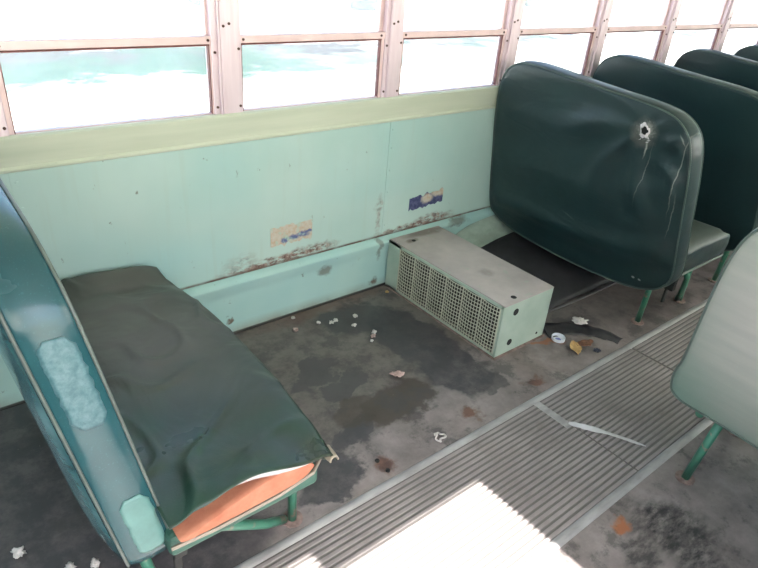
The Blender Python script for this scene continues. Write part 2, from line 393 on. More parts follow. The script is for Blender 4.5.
# left wall
bm = bmesh.new(); box(bm, XA, XB, 0, .06, -.05, ZS-.02)
wl = struct('wall_left', bm, 'wall')
bm = bmesh.new()          # moulded kick panel below the rust line
prof = [(-.002, .246), (-.012, .243), (-.030, .232), (-.034, .226), (-.034, .214), (-.022, .186), (-.020, .16), (-.026, .010), (-.034, .004), (-.034, 0), (0, 0)]
grid(bm, 2, len(prof), lambda u, v: (XA+.01+u*(XB-XA-.02), *prof[round(v*(len(prof)-1))]))
struct('baseboard_left', bm, 'low', smooth=True, angle=.5)
bm = bmesh.new()          # yellowed sill band
prof = [(-.001, .772), (-.006, .776), (-.006, .782), (-.001, .788), (-.001, .80), (-.012, .862), (-.012, .872), (-.006, .878), (.07, .870), (.07, .80)]
grid(bm, 2, len(prof), lambda u, v: (XA+.01+u*(XB-XA-.02), *prof[round(v*(len(prof)-1))]))
struct('trim_1', bm, 'band', smooth=True, angle=.5)
for k in (-1, 1, 3, 5, 7):   # vertical lap seams with rivets
    bm = bmesh.new(); x = P*k+.02; box(bm, x-.004, x+.03, -.0025, .001, .25, .772)
    for z in (.30, .37, .46, .56, .66, .74): disc(bm, (x+.012, -.0025, z), (0, -1, 0), .005, .003, 8)
    tag(new_obj('wall_lap_strip', bm, 'wall'), None, None, kind='structure').name = 'trim_%d' % (10+k)
# posts
kmin, kmax = -3, 9
for i, k in enumerate(range(kmin, kmax+1)):
    w = .052 if k == 0 else .042; x = P*k
    bm = bmesh.new()
    box(bm, x-w, x+w, .004, .052, ZS-.002, ZT)
    box(bm, x-w*.45, x+w*.95, -.004, .006, ZS-.001, ZT)
    box(bm, x-w*.62, x-w*.50, -.007, .006, ZS-.001, ZT)
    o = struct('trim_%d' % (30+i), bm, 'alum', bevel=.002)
    bm = bmesh.new()
    for dx, z in ((-.012, 1.155), (.008, 1.162), (.75*w, 1.085), (.75*w, .90), (-.80*w, 1.075), (-.80*w, .90), (.1*w, 1.42)):
        disc(bm, (x+dx, -.004 if dx > -.6*w else .004, z), (0, -1, 0), .0045, .003, 8)
    new_obj('screw', bm, 'screw', o)
for i, k in enumerate(range(kmin, kmax)):
    x0, x1 = P*k+.042, P*(k+1)-.042
    bm = bmesh.new()
    box(bm, x0, x1, .006, .030, 1.100, 1.124)                       # meeting rail
    box(bm, x0, x0+.014, .010, .034, ZS, 1.10); box(bm, x1-.014, x1, .010, .034, ZS, 1.10)
    box(bm, x0, x1, .012, .034, ZS-.004, ZS+.008)
    box(bm, x0, x0+.018, .024, .046, 1.12, ZT); box(bm, x1-.018, x1, .024, .046, 1.12, ZT); box(bm, x0, x1, .024, .046, ZT-.03, ZT)
    o = struct('window_%d' % (i+1), bm, 'alumrail', bevel=.0015)
    bm = bmesh.new(); box(bm, x0+.014, x1-.014, .009, .030, 1.094, 1.100); box(bm, x0+.0135, x0+.0165, .011, .03, ZS, 1.10); box(bm, x1-.0165, x1-.0135, .011, .03, ZS, 1.10)
    new_obj('gasket', bm, 'gasket', o)
    bm = bmesh.new(); box(bm, x0+.012, x1-.012, .020, .023, ZS+.004, 1.096); new_obj('window_pane', bm, 'glass', o)
    bm = bmesh.new(); box(bm, x0+.016, x1-.016, .034, .037, 1.122, ZT-.028); new_obj('window_pane', bm, 'glassup', o)
    bm = bmesh.new()
    for xx in (x0+.02, x1-.02): disc(bm, (xx, .006, 1.112), (0, -1, 0), .0045, .003, 8)
    new_obj('screw', bm, 'screw', o)
bm = bmesh.new(); box(bm, XA, XB, 0, .06, ZT, ZC+.02); struct('trim_2', bm, 'roof')
# ceiling, gently arched
bm = bmesh.new()
grid(bm, 2, 25, lambda u, v: (XA+u*(XB-XA), .03-v*(-YR+.06), ZC+.16*math.sin(PI*v)), flip=False)
grid(bm, 2, 25, lambda u, v: (XA+u*(XB-XA), .03-v*(-YR+.06), ZC+.05+.16*math.sin(PI*v)), flip=True)
struct('ceiling', bm, 'roof', smooth=True)
# right wall: solid parts, side door opening and one lowered window fitted to the sun patch, other unseen panes made diffusing
yo, yi = YR-.04, YR
D0, D1, DT = -1.05, -.302, 1.75; W1, WT = .255, 1.65
bm = bmesh.new()
box(bm, XA, D0, yo, yi, -.05, ZS); box(bm, D1, XB, yo, yi, -.05, ZS)
box(bm, XA, D0, yo, yi, ZT, ZC+.02); box(bm, D0, D1, yo, yi, DT, ZC+.02); box(bm, D1, W1, yo, yi, WT, ZC+.02); box(bm, W1, XB, yo, yi, ZT, ZC+.02)
for i in range(9): x = W1+.04+i*P if i else W1; box(bm, x, x+.09, yo, yi, ZS, ZT)
for x in (XA, XA+.75, D0-.08): box(bm, x, x+.08, yo, yi, ZS, ZT)
struct('wall_right', bm, 'wall')
n = 20
for i in range(9):
    a = (W1 if i == 0 else W1+.04+i*P)+.09; b = W1+.04+(i+1)*P if i < 8 else XB
    bm = bmesh.new(); box(bm, a, b, yi-.024, yi-.010, 1.10, 1.124); box(bm, a, b, yi-.024, yi-.010, ZS, ZS+.02); o = struct('window_%d' % (n+i), bm, 'alumrail')
    bm = bmesh.new(); box(bm, a, b, yi-.022, yi-.019, ZS, ZT); new_obj('window_pane', bm, 'frost', o)
for i, (a, b) in enumerate(((XA+.08, XA+.75), (XA+.83, D0-.08))):
    bm = bmesh.new(); box(bm, a, b, yi-.024, yi-.010, 1.10, 1.124); o = struct('window_%d' % (n+10+i), bm, 'alumrail')
    bm = bmesh.new(); box(bm, a, b, yi-.022, yi-.019, ZS, ZT); new_obj('window_pane', bm, 'frost', o)
# end walls with openings for glass
for nm, x0, x1, zs in (('wall_rear', XA-.05, XA, .80), ('wall_front', XB, XB+.05, .90)):
    bm = bmesh.new()
    box(bm, x0, x1, YR, 0, -.05, zs); box(bm, x0, x1, YR, 0, 1.6, ZC+.17); box(bm, x0, x1, YR, YR+.2, zs, 1.6); box(bm, x0, x1, -.2, 0, zs, 1.6)
    box(bm, x0, x1, YR/2-.05, YR/2+.05, zs, 1.6)
    struct(nm, bm, 'wall')
    bm = bmesh.new(); box(bm, x0+.02, x0+.024, YR+.2, -.2, zs, 1.6)
    struct('window_%d' % (40 if 'rear' in nm else 41), bm, 'glassup')

# outside
bm = bmesh.new()
grid(bm, 2, 2, lambda u, v: (-60+u*160, -60+v*160, -1.0)); struct('ground', bm, 'ground')
shr = [(1.2, 19.5, 1.1, 'nearest the left edge of the view'), (9.5, 20.5, 1.3, 'behind the second window from the left'), (15.5, 19, 1.2, 'behind the third window from the left'), (27, 21, 1.6, 'seen past the third and fourth window posts')]
for sx, sy, r, lab in shr:
    bm = bmesh.new()
    for j in range(7):
        a = random.random()*6.28; c = Vector((sx+math.cos(a)*r*.6*random.random(), sy+math.sin(a)*r*.5*random.random(), -1+r*.45+random.random()*r*.4))
        ret = bmesh.ops.create_icosphere(bm, subdivisions=3, radius=r*(.45+.2*random.random()), matrix=Matrix.Translation(c))
        for v in ret['verts']:
            d = (v.co-c).normalized(); v.co += d*r*.22*nz(v.co.x*3/r, v.co.y*3/r, v.co.z*3/r+j)
            v.co.z = max(v.co.z, -1.02)
    tag(new_obj('shrub', bm, 'shrub', smooth=True), 'hazy grey-green bush outside, '+lab, 'bush', 'bushes beyond the field')

# ------------------------------------------------------------------ wall stickers
def rag(name, x0, x1, z0, z1, slope, mat, lab, seed):
    bm = bmesh.new(); random.seed(seed)
    top = []; bot = []; N = 22
    for i in range(N+1):
        t = i/N; x = x0+(x1-x0)*t; e = .006*(abs(math.sin(t*PI)))**.3
        top.append((x, z1+slope*(t-.5)+.016*(nz(t*9, seed)) )); bot.append((x, z0+slope*(t-.5)+.016*nz(t*11, seed+5)))
    for (pts) in ((top, bot),):
        V = [[bm.verts.new((x, yy, z)) for (x, z) in row] for row in (top, bot) for yy in (-.0018, -.0002)]
    T1_, T0_, B1_, B0_ = V[0], V[1], V[2], V[3]
    for i in range(N):
        bm.faces.new((T1_[i], B1_[i], B1_[i+1], T1_[i+1])); bm.faces.new((T0_[i], T1_[i], T1_[i+1], T0_[i+1]))
        bm.faces.new((B1_[i], B0_[i], B0_[i+1], B1_[i+1])); bm.faces.new((T0_[i+1], B0_[i+1], B0_[i], T0_[i]))
    bm.faces.new((T1_[0], T0_[0], B0_[0], B1_[0])); bm.faces.new((T1_[-1], B1_[-1], B0_[-1], T0_[-1]))
    tag(new_obj(name, bm, mat), lab, 'sticker')
rag('wall_sticker', .150, .345, .330, .410, .0, 'stick1', 'faded tan peeled sticker with a blue smudge, on the wall left of the heater', 3)
rag('wall_sticker', .880, 1.095, .345, .408, .012, 'stick2', 'torn dark blue sticker with tan remnants, on the wall above the heater', 8)

# ------------------------------------------------------------------ seats
RO = [(-.006, .30), (-.05, .225), (-.18, .180), (-.35, .163), (-.515, .157), (-.66, .160), (-.83, .172), (-.945, .207), (-1.0, .255), (-1.022, .32),
      (-1.012, .46), (-.998, .62), (-.988, .73), (-.972, .83), (-.942, .900), (-.880, .948), (-.78, .970), (-.60, .984), (-.40, 1.000), (-.22, 1.015),
      (-.12, 1.003), (-.05, .945), (-.014, .82), (-.004, .575)]
XR = lambda z: 1.45-.16*(z-.25)
TH = .100
RO_STD = RO
RO_LOW = [(-.006, .34), (-.05, .30), (-.18, .285), (-.35, .28), (-.515, .28), (-.66, .290), (-.83, .302), (-.925, .304), (-.985, .308), (-1.016, .328), (-1.025, .365), (-1.022, .41)]+RO[10:]
def outline(n=5): return [(v.x, v.y) for v in catmull([(a, b, 0) for a, b in RO], n, True)]
def shrink(o, d):
    n = len(o); out = []
    cy = sum(p[0] for p in o)/n; cz = sum(p[1] for p in o)/n
    for i in range(n):
        a = Vector(o[(i-1) % n]); b = Vector(o[(i+1) % n]); t = (b-a).normalized(); nn = Vector((-t.y, t.x))
        if nn.dot(Vector((cy, cz))-Vector(o[i])) < 0: nn = -nn
        out.append((o[i][0]+nn.x*d, o[i][1]+nn.y*d))
    return out
def backrest_bm(fold, rimmat=0, bulge=.014, pw=2):
    bm = bmesh.new(); o = outline(); n = len(o); cy, cz = -.51, .58
    def ring(pts, tf): return [bm.verts.new((XR(z)+tf(y, z), y, z)) for y, z in pts]
    rings = []; kinds = []
    S = [.05, .10, .15, .20, .25, .30, .35, .40, .45, .50, .55, .60, .65, .70, .75, .80, .85, .89, .93, .96, .985]
    inner = shrink(o, .012)
    for s in S:
        pts = [(cy+(y-cy)*s, cz+(z-cz)*s) for y, z in inner]
        edge = min(1, (1-s)/.10)
        rings.append(ring(pts, lambda y, z: -bulge*(1-s**pw)+edge*fold(y, z))); kinds.append(0)
    for d, t in ((.012, 0), (.005, .003), (.001, .010), (-.002, .024), (-.004, .05), (-.002, .076), (.001, .090), (.006, .098), (.014, TH)):
        rings.append(ring(shrink(o, d), lambda y, z: t)); kinds.append(1)
    for s in S[::-1]:
        pts = [(cy+(y-cy)*s, cz+(z-cz)*s) for y, z in inner]
        rings.append(ring(pts, lambda y, z: TH+.02*(1-s**2))); kinds.append(0)
    for i in range(len(rings)-1):
        A, B = rings[i], rings[i+1]
        for k in range(n):
            f = bm.faces.new((A[k], B[k], B[(k+1) % n], A[(k+1) % n]))
            f.material_index = 1 if (kinds[i] or kinds[i+1]) and rimmat else 0
    c0 = bm.verts.new(sum((v.co for v in rings[0]), Vector())/n); c1 = bm.verts.new(sum((v.co for v in rings[-1]), Vector())/n)
    for k in range(n):
        bm.faces.new((c0, rings[0][k], rings[0][(k+1) % n])); bm.faces.new((c1, rings[-1][(k+1) % n], rings[-1][k]))
    bmesh.ops.recalc_face_normals(bm, faces=bm.faces)
    return bm
def piping_bm(t, r=.0035, d=.004):
    bm = bmesh.new(); o = shrink(outline(), d)
    tube(bm, [(XR(z)+t, y, z) for y, z in o], r, 6, closed=True)
    return bm
def foldC(y, z):
    a = 0
    s = z-.16*(y+.55)**2+.10*y              # long sagging folds that droop to the free end
    ph = s*27+1.6*nz(y*1.5, z*1.5)
    a += .028*(.5+.5*math.sin(ph))**2*max(.25, min(1, nz(y*1.1+4, z*1.6, 2)*1.5+.5+max(0, .5-z)))
    dy, dz = y+.78, z-.86
    r = math.hypot(dy, dz); th = math.atan2(dz, dy)
    a += .022*math.exp(-((r-.22)/.16)**2)*(.5+.5*math.sin(th*8+r*9))**2
    a += .004*nz(y*5, z*7, 3)
    return -a
def foldD(y, z): return .003*nz(y*4, z*5, 1)
def foldG(y, z): return .003*nz(y*3, z*4, 6)

def mk_seat(dx, label, back_mats, fold, cushion_mat, dy=0., mirror=False, back=None, cushion=True, pipe='piping', frame=True, bulge=None, bracket=True, group='bench seats of the bus'):
    """one bench seat: backrest, seat cushion, tube frame and legs; written where it stands"""
    base = Vector((XR(.25)+dx, -.5 if not mirror else YR+.5, 0))
    t = thing('bench_seat', label, 'seat', base, group)
    S = Matrix.Translation((dx, dy, 0))
    if mirror: S = Matrix.Translation((dx, YR, 0)) @ Matrix.Diagonal((1, -1, 1, 1))
    def put(name, bm, mat, parent=t, **k):
        bm.transform(S)
        if mirror: bmesh.ops.reverse_faces(bm, faces=bm.faces)
        o = new_obj(name, bm, mat, None, **k)
        o.parent = parent
        if parent is t: o.matrix_parent_inverse = Matrix.Translation(-base)
        return o
    b = put('backrest', backrest_bm(fold, len(back_mats) > 1, *(bulge or (.014, 2))), back_mats, smooth=True)
    put('piping', piping_bm(.002), pipe, b, smooth=True); put('piping', piping_bm(TH-.002), pipe, b, smooth=True)
    if cushion:
        bm = bmesh.new()
        prof = [(1.47, .30), (1.47, .395), (1.49, .405)]
        x0, x1, y0, y1 = 1.52, 1.945, -1.005, -.012
        # rounded cushion: top grid, then skirt
        NX, NY = 16, 28
        def top(u, v):
            x = x0+(x1-x0)*u; y = y0+(y1-y0)*v
            e = min(1, min((1-u)/.10, 1) , (v)/.05, (1-v)/.05)
            e = max(0, e)
            return (x, y, .385+.020*math.sin(e*PI/2)+.004*math.sin(PI*u)+.003*nz(x*6, y*5))
        V = grid(bm, NX, NY, top, 0)
        rim = [V[i][0] for i in range(NX)]+[V[-1][j] for j in range(1, NY)]+[V[i][-1] for i in range(NX-2, -1, -1)]+[V[0][j] for j in range(NY-2, 0, -1)]
        prev = rim
        for zz, off in ((.375, .004), (.34, .006), (.30, .002), (.275, -.012)):
            nw = []
            for v in rim:
                cx_, cy_ = (x0+x1)/2, (y0+y1)/2
                ox = off*(1 if v.co.x > x1-.001 else -1 if v.co.x < x0+.001 else 0); oy = off*(1 if v.co.y > y1-.001 else -1 if v.co.y < y0+.001 else 0)
                nw.append(bm.verts.new((v.co.x+ox, v.co.y+oy, zz)))
            for k in range(len(rim)):
                f = bm.faces.new((prev[k], nw[k], nw[(k+1) % len(rim)], prev[(k+1) % len(rim)])); f.material_index = 1
            prev = nw
        bm.faces.new(prev[::-1]).material_index = 1
        bmesh.ops.recalc_face_normals(bm, faces=bm.faces)
        c = put('seat_cushion', bm, [cushion_mat, 'cushSide'], smooth=True, angle=.9)
        bm = bmesh.new(); tube(bm, [(x0+.02, y0-.003, .283), (x1, y0-.003, .283), (x1+.003, y0+.01, .283), (x1+.003, y1-.01, .283)], .005, 6)
        put('piping', bm, pipe, c)
    if frame:
        bm = bmesh.new()
        r = .0125
        tube(bm, catmull([(1.50, -.935, .262), (1.60, -.935, .262), (1.85, -.925, .262), (1.90, -.91, .262), (1.915, -.88, .262), (1.915, -.5, .262), (1.915, -.01, .262)], 4), r, 8)
        tube(bm, [(1.56, -.935, .265), (1.56, -.5, .265), (1.56, -.03, .265)], r, 8)
        put('seat_frame', bm, 'tube', smooth=True)
        bm = bmesh.new(); tube(bm, [(1.478, -.870 if mirror else -.935, .285), (1.527, -.907, .004)], r, 10)
        l = put('leg', bm, 'tube', smooth=True)
        bm = bmesh.new(); disc(bm, (1.527, -.907, .0008), (0, 0, 1), .030, .005, 14); disc(bm, (1.548, -.907, .005), (0, 0, 1), .006, .005, 8); disc(bm, (1.506, -.907, .005), (0, 0, 1), .006, .005, 8)
        put('foot_flange', bm, 'rust', l)
        bm = bmesh.new(); tube(bm, [(1.90, -.912, .262), (1.90, -.912, .004)], r, 10)
        l = put('leg', bm, 'tube', smooth=True)
        bm = bmesh.new(); disc(bm, (1.90, -.912, .0008), (0, 0, 1), .030, .005, 14)
        put('foot_flange', bm, 'rust', l)
        bm = bmesh.new(); tube(bm, [(1.872, -.912, .020), (1.80, -.945, .085), (1.66, -1.0, .235), (1.64, -1.0, .262)], r, 10)
        put('brace', bm, 'tube', smooth=True)
        if bracket:
         bm = bmesh.new(); box(bm, 1.545, 1.575, -1.0, -.93, .20, .275); box(bm, 1.55, 1.57, -.975, -.965, .13, .22)
         put('recline_bracket', bm, 'darksteel', bevel=.003)
    return t, put

seatC, putC = mk_seat(0, 'dark teal vinyl bench seat with a scuffed hole in its back, just behind the heater', ['vinylC'], foldC, 'cushC')
# torn edge flap of the hole: ragged pale rim around a dark gap
bm = bmesh.new(); random.seed(5)
cyH, czH = -.785, .872
for k in range(1): pass
N = 22; A = []; B = []
for k in range(N):
    a = k*2*PI/N; r1 = .012+.005*random.random(); r2 = r1+.004+.016*max(0, nz(math.cos(a)*1.4, math.sin(a)*1.4, 3.3)+.35)
    for R_, L_, dxx in ((r1, A, -.019-.006*random.random()), (r2, B, -.016)):
        y, z = cyH+math.cos(a)*R_, czH+math.sin(a)*R_*1.15
        L_.append(bm.verts.new((XR(z)+dxx, y, z)))
for k in range(N):
    j = (k+1) % N
    bm.faces.new((A[k], A[j], B[j], B[k]))
for q in range(9):
    a = random.random()*6.28; y = cyH-.006+math.cos(a)*.026-.004*q*.2; z = czH-.018-.030*random.random()
    l = .006+.010*random.random(); w_ = .003+.003*random.random(); t_ = random.random()*3
    p_ = [(y, z), (y+l*math.cos(t_), z+l*math.sin(t_)), (y+l*.5*math.cos(t_)-w_*math.sin(t_), z+l*.5*math.sin(t_)+w_*math.cos(t_))]
    bm.faces.new([bm.verts.new((XR(zz)-.019, yy, zz)) for yy, zz in p_])
ck = [o for o in seatC.children if o.name.startswith('backrest')][0]
tn = putC('torn_hole', bm, 'lining', ck); tn['label'] = 'ragged pale edges of the hole torn in the vinyl'
tn.modifiers.new('s', 'SOLIDIFY').thickness = .0015
bm = bmesh.new(); vs = [bm.verts.new((XR(czH+math.sin(k*PI/8)*.015)-.0168, cyH+math.cos(k*PI/8)*.014, czH+math.sin(k*PI/8)*.015)) for k in range(16)]; bm.faces.new(vs)
vo = putC('hole_void', bm, 'black', ck); vo.modifiers.new('s', 'SOLIDIFY').thickness = .001

mk_seat(P*1.0+.04, 'dark teal bench seat second in the row behind the heater, its olive top edge lit', ['vinylD'], foldD, 'cushC')
mk_seat(P*2.0+.17, 'dark teal bench seat third in the row behind the heater, mostly hidden', ['vinylD'], foldD, 'cushC')
mk_seat(P*3.0+.22, 'dark teal bench seat farthest forward, at the right edge under the windows', ['vinylD'], foldD, 'cushC')
RO = RO_LOW
mk_seat(-.745, 'grey-green bench seat across the aisle at the right edge, pale sheen painted on its back', ['vinylG'], foldG, 'cushC', mirror=True, bracket=False)

# the torn seat on the left
RO = RO_STD
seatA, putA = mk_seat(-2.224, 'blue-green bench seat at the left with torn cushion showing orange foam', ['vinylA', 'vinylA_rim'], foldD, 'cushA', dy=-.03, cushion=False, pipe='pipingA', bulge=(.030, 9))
baseA = seatA.location.copy()
def addA(name, bm, mat, parent=None, **k):
    o = new_obj(name, bm, mat, None, **k); o.parent = parent or seatA
    if not parent: o.matrix_parent_inverse = Matrix.Translation(-baseA)
    return o
# cushion core and base
x0, x1, y0, y1 = -.70, -.325, -1.085, -.045
bm = bmesh.new(); box(bm, x0, x1-.01, y0+.005, y1, .275, .338)
cush = addA('seat_cushion', bm, 'basegreen', bevel=.012)
bm = bmesh.new(); tube(bm, [(-.70, -1.088, .318), (-.60, -1.092, .315), (-.45, -1.095, .322), (-.36, -1.092, .335), (-.325, -1.07, .345)], .0045, 6)
addA('piping', bm, 'pipingtan', cush)
# foam, lens shaped bulge out of the open end
prof = catmull([(-.685, .342, 0), (-.62, .366, 0), (-.54, .386, 0), (-.47, .400, 0), (-.425, .400, 0), (-.385, .388, 0), (-.362, .368, 0), (-.385, .350, 0), (-.45, .342, 0), (-.56, .339, 0), (-.65, .338, 0)], 4, True)
bm = bmesh.new(); rings = []
for y, s in ((-1.104, .93), (-1.100, .99), (-1.09, 1.), (-1.02, 1.), (-.6, .97), (-.06, .97)):
    sq = 1 if y < -1.08 else .75 if y < -1 else .35
    rings.append([bm.verts.new((-.53+(p.x+.53)*s, y, .345+(p.y-.345)*s*sq+(.002*nz(p.x*30, y*9)*(sq == 1)))) for p in prof])
for A, B in zip(rings, rings[1:]):
    for k in range(len(A)): bm.faces.new((A[k], A[(k+1) % len(A)], B[(k+1) % len(A)], B[k]))
bm.faces.new(rings[0]); bm.faces.new(rings[-1][::-1]); bmesh.ops.recalc_face_normals(bm, faces=bm.faces)
fo = addA('foam_padding', bm, 'foam', smooth=True, angle=.8); fo['label'] = 'orange foam bulging from the open cushion end'
# loose vinyl cover: top sheet, drops over front and wall end, lifted at the aisle end
def cover(u, v):
    # u: across 0 rear .. 1 front drop ; v: 0 aisle .. 1 wall
    y = -1.112+v*(1.075)
    xf = -.318+.045*math.sin(PI*min(1, v*1.05))*(.75)
    if u < .86:
        t = u/.86; x = -.705+(xf+.705)*t; z = .400
        z += .012*nz(x*7, y*3.4, 1)+.010*nz(x*3+y*2, y*2.2-x*2, 5)+.012*max(0, 1-abs(nz(x*3+y*5, y*4-x*5, 9))*6)*max(0, nz(x*4, y*3, 7)+.4)
        z += .040*math.exp(-(v/.09)**2)*math.exp(-((x+.53)/.12)**2)-.004*math.exp(-(v/.05)**2)*(1-math.exp(-((x+.53)/.16)**2))
        z += .018*math.exp(-((1-v)/.05)**2)*math.sin(t*PI)     # raised crease at the wall end
        z -= .012*max(0, (t-.85)/.15)**2
        z -= .02*math.exp(-((1-v-.10)/.035)**2)*.5
    else:
        t = (u-.86)/.14; x = xf+.010*math.sin(t*PI/2)+.006*nz(y*9, t); z = .388-.012-.085*t*(1-.8*math.exp(-(v/.05)**2))
        z += .003*nz(y*12, t*3)
    return Vector((x, y, z))
bm = bmesh.new()
top = grid(bm, 64, 110, cover)
cv = addA('vinyl_cover', bm, 'cushA', cush, smooth=True)
md = cv.modifiers.new('solid', 'SOLIDIFY'); md.thickness = .003; md.offset = -1
# pale lining strip under the lifted edge
bm = bmesh.new()
def lin_(u, v):
    x = -.60+u*.26; t = (x+.605)/.265
    zt = cover(.86*(x+.705)/(.387), 0).z-.003
    return (x, -1.105+.008*v-.004*math.sin(PI*u), zt-v*.020*math.sin(PI*min(1, max(0, u)))**.7-.001)
grid(bm, 24, 4, lin_)
li = addA('lining_strip', bm, 'lining', cush, smooth=True); li['label'] = 'whitish backing showing under the lifted vinyl edge'
md = li.modifiers.new('solid', 'SOLIDIFY'); md.thickness = .002
# curled vinyl corner at the front aisle corner
bm = bmesh.new()
def curl(u, v):
    a = -.3+u*3.6; r = .009+.003*v
    return (-.318+r*math.cos(a)+.002*nz(u*9, v*9), -1.116+.04*v, .370+r*math.sin(a)*1.1)
grid(bm, 16, 8, curl)
cu = addA('curled_corner', bm, 'pipingtan', cush, smooth=True); md = cu.modifiers.new('solid', 'SOLIDIFY'); md.thickness = .003
cu['label'] = 'frayed tan corner of the torn vinyl'
# paler patches on the rim of the backrest, hugging its surface
def rim_patch(k0, k1, mat, seed, lab, t0=.022, t1=.082):
    o = outline(); o = [(y, z) for y, z in o]
    bm = bmesh.new(); n = len(o)
    arc = []; 
    pts = [o[(k) % n] for k in range(k0, k1+1)]
    sh = lambda d: shrink(o, d)
    prof = [(.001, .010), (-.002, .024), (-.004, .05), (-.002, .076), (.001, .090)]
    def d_at(t):
        for (d0, a), (d1, b) in zip(prof, prof[1:]):
            if t <= b: return d0+(d1-d0)*(t-a)/(b-a)
        return prof[-1][0]
    K = (k1-k0); NV = 9; V = []
    for i in range(K*3+1):
        kf = k0+i/3; a = int(kf); fr = kf-a
        row = []
        e = abs(2*i/(K*3)-1)
        lo = t0+.004*nz(i*.5, seed)+.014*max(0, e-.8)/.2; hi = t1+.004*nz(i*.5, seed+3)-.014*max(0, e-.8)/.2
        for j in range(NV):
            t = lo+(hi-lo)*j/(NV-1)
            s = sh(d_at(t)-.0012); p0 = s[a % n]; p1 = s[(a+1) % n]
            y = p0[0]+(p1[0]-p0[0])*fr; z = p0[1]+(p1[1]-p0[1])*fr
            row.append(bm.verts.new((XR(z)+t-2.224, y-.03, z)))
        V.append(row)
    for i in range(len(V)-1):
        for j in range(NV-1): bm.faces.new((V[i][j], V[i+1][j], V[i+1][j+1], V[i][j+1]))
    bmesh.ops.recalc_face_normals(bm, faces=bm.faces)
    bk = [c for c in seatA.children if c.name.startswith('backrest')][0]
    p = addA('pale_rim_patch', bm, mat, bk, smooth=True); p['label'] = lab
    md = p.modifiers.new('solid', 'SOLIDIFY'); md.thickness = .0012; md.offset = 0
rim_patch(56, 65, 'patch', 4, 'pale mottled patch on the vinyl rim')
rim_patch(44, 50, 'patch2', 9, 'pale green patch near the bottom of the vinyl rim', .030, .088)

# ------------------------------------------------------------------ heater
hx0, hx1, hy0, hy1, hh = .745, 1.055, -.036, -.734, .240
ht = thing('floor_heater', 'pale green metal heater box with a cream mesh grille, on the floor against the wall', 'heater', (.9, -.38, 0))
def addH(name, bm, mat, parent=None, **k):
    o = new_obj(name, bm, mat, None, **k); o.parent = parent or ht
    if not parent: o.matrix_parent_inverse = Matrix.Translation(-ht.location)
    return o
bm = bmesh.new(); th = .004
box(bm, hx1-th, hx1, hy1, hy0, .001, hh-th); box(bm, hx0, hx1, hy0-th, hy0, .001, hh-th)
box(bm, hx0+.001, hx0+.004, hy0-.085, hy0, .001, hh-.002)                         # solid strip beside the grille
box(bm, hx0+.001, hx0+.004, hy1, hy1+.012, .001, hh-.002); box(bm, hx0+.001, hx0+.005, hy1, hy0, .001, .014); box(bm, hx0+.001, hx0+.005, hy1, hy0, hh-.014, hh-.002)
addH('housing', bm, 'heater')
bm = bmesh.new(); box(bm, hx0, hx1, hy1, hy1+th, .001, hh-th)
ep = addH('end_panel', bm, 'heater', bevel=.0015)
bm = bmesh.new()
for x, z, r in ((.828, .193, .0155), (.826, .050, .0145), (1.006, .030, .006)): disc(bm, (x, hy1+.0005, z), (0, -1, 0), r, .0016, 18); addH('knockout_hole', bm, 'black', ep); bm = bmesh.new()
bm.free()
bm = bmesh.new()
box(bm, hx0+.006, hx1+.002, hy1-.002, hy0+.002, hh-th, hh+.0015); 
tp = addH('top_panel', bm, 'heattop', bevel=.003)
for q, r in (((.838, hy1+.032, hh+.001), .012), ((.835, -.105, hh+.001), .010)):
    bm = bmesh.new(); disc(bm, q, (0, 0, 1), r, .0014, 16); addH('screw_hole', bm, 'black', tp)
bm = bmesh.new(); box(bm, hx0+.03, hx0+.10, hy1+.03, hy0-.03, .012, hh-.015)
addH('radiator_core', bm, 'core')
bm = bmesh.new(); gy0, gy1, gz0, gz1 = hy0-.088, hy1+.012, .016, hh-.014
NB = 6; L = gy0-gy1
def bulge(y):       # shallow scallops between the heavier bars
    t = ((gy0-y)/L*NB) % 1
    return -.007*math.sin(PI*t)
def bar(y, w, d=.0):
    box(bm, hx0-.003+bulge(y)-d, hx0+.000+bulge(y), y-w/2, y+w/2, gz0, gz1)
nvert = 42
for i in range(nvert+1):
    y = gy0-L*i/nvert
    bar(y, 0.0042 if i % 7 == 0 else .0017, .002 if i % 7 == 0 else 0)
rows = 13
for j in range(rows+1):
    z = gz0+(gz1-gz0)*j/rows
    for i in range(nvert):
        ya, yb = gy0-L*i/nvert, gy0-L*(i+1)/nvert; ba, bb = bulge(ya-.0001), bulge(yb+.0001)
        w = .0012
        v = [bm.verts.new(p) for p in ((hx0-.002+ba, ya, z-w), (hx0-.002+ba, ya, z+w), (hx0-.002+bb, yb, z+w), (hx0-.002+bb, yb, z-w),
                                       (hx0+.001+ba, ya, z-w), (hx0+.001+ba, ya, z+w), (hx0+.001+bb, yb, z+w), (hx0+.001+bb, yb, z-w))]
        for f in ((0, 1, 2, 3), (7, 6, 5, 4), (1, 5, 6, 2), (0, 3, 7, 4)): bm.faces.new([v[q] for q in f])
bmesh.ops.recalc_face_normals(bm, faces=bm.faces)
addH('grille', bm, 'grille')
bm = bmesh.new(); box(bm, hx0-.010, hx0+.001, hy1-.008, hy0-.02, .0005, .003); box(bm, hx0-.01, hx1+.005, hy1-.012, hy1+.001, .0005, .003)
addH('mounting_flange', bm, 'rust')

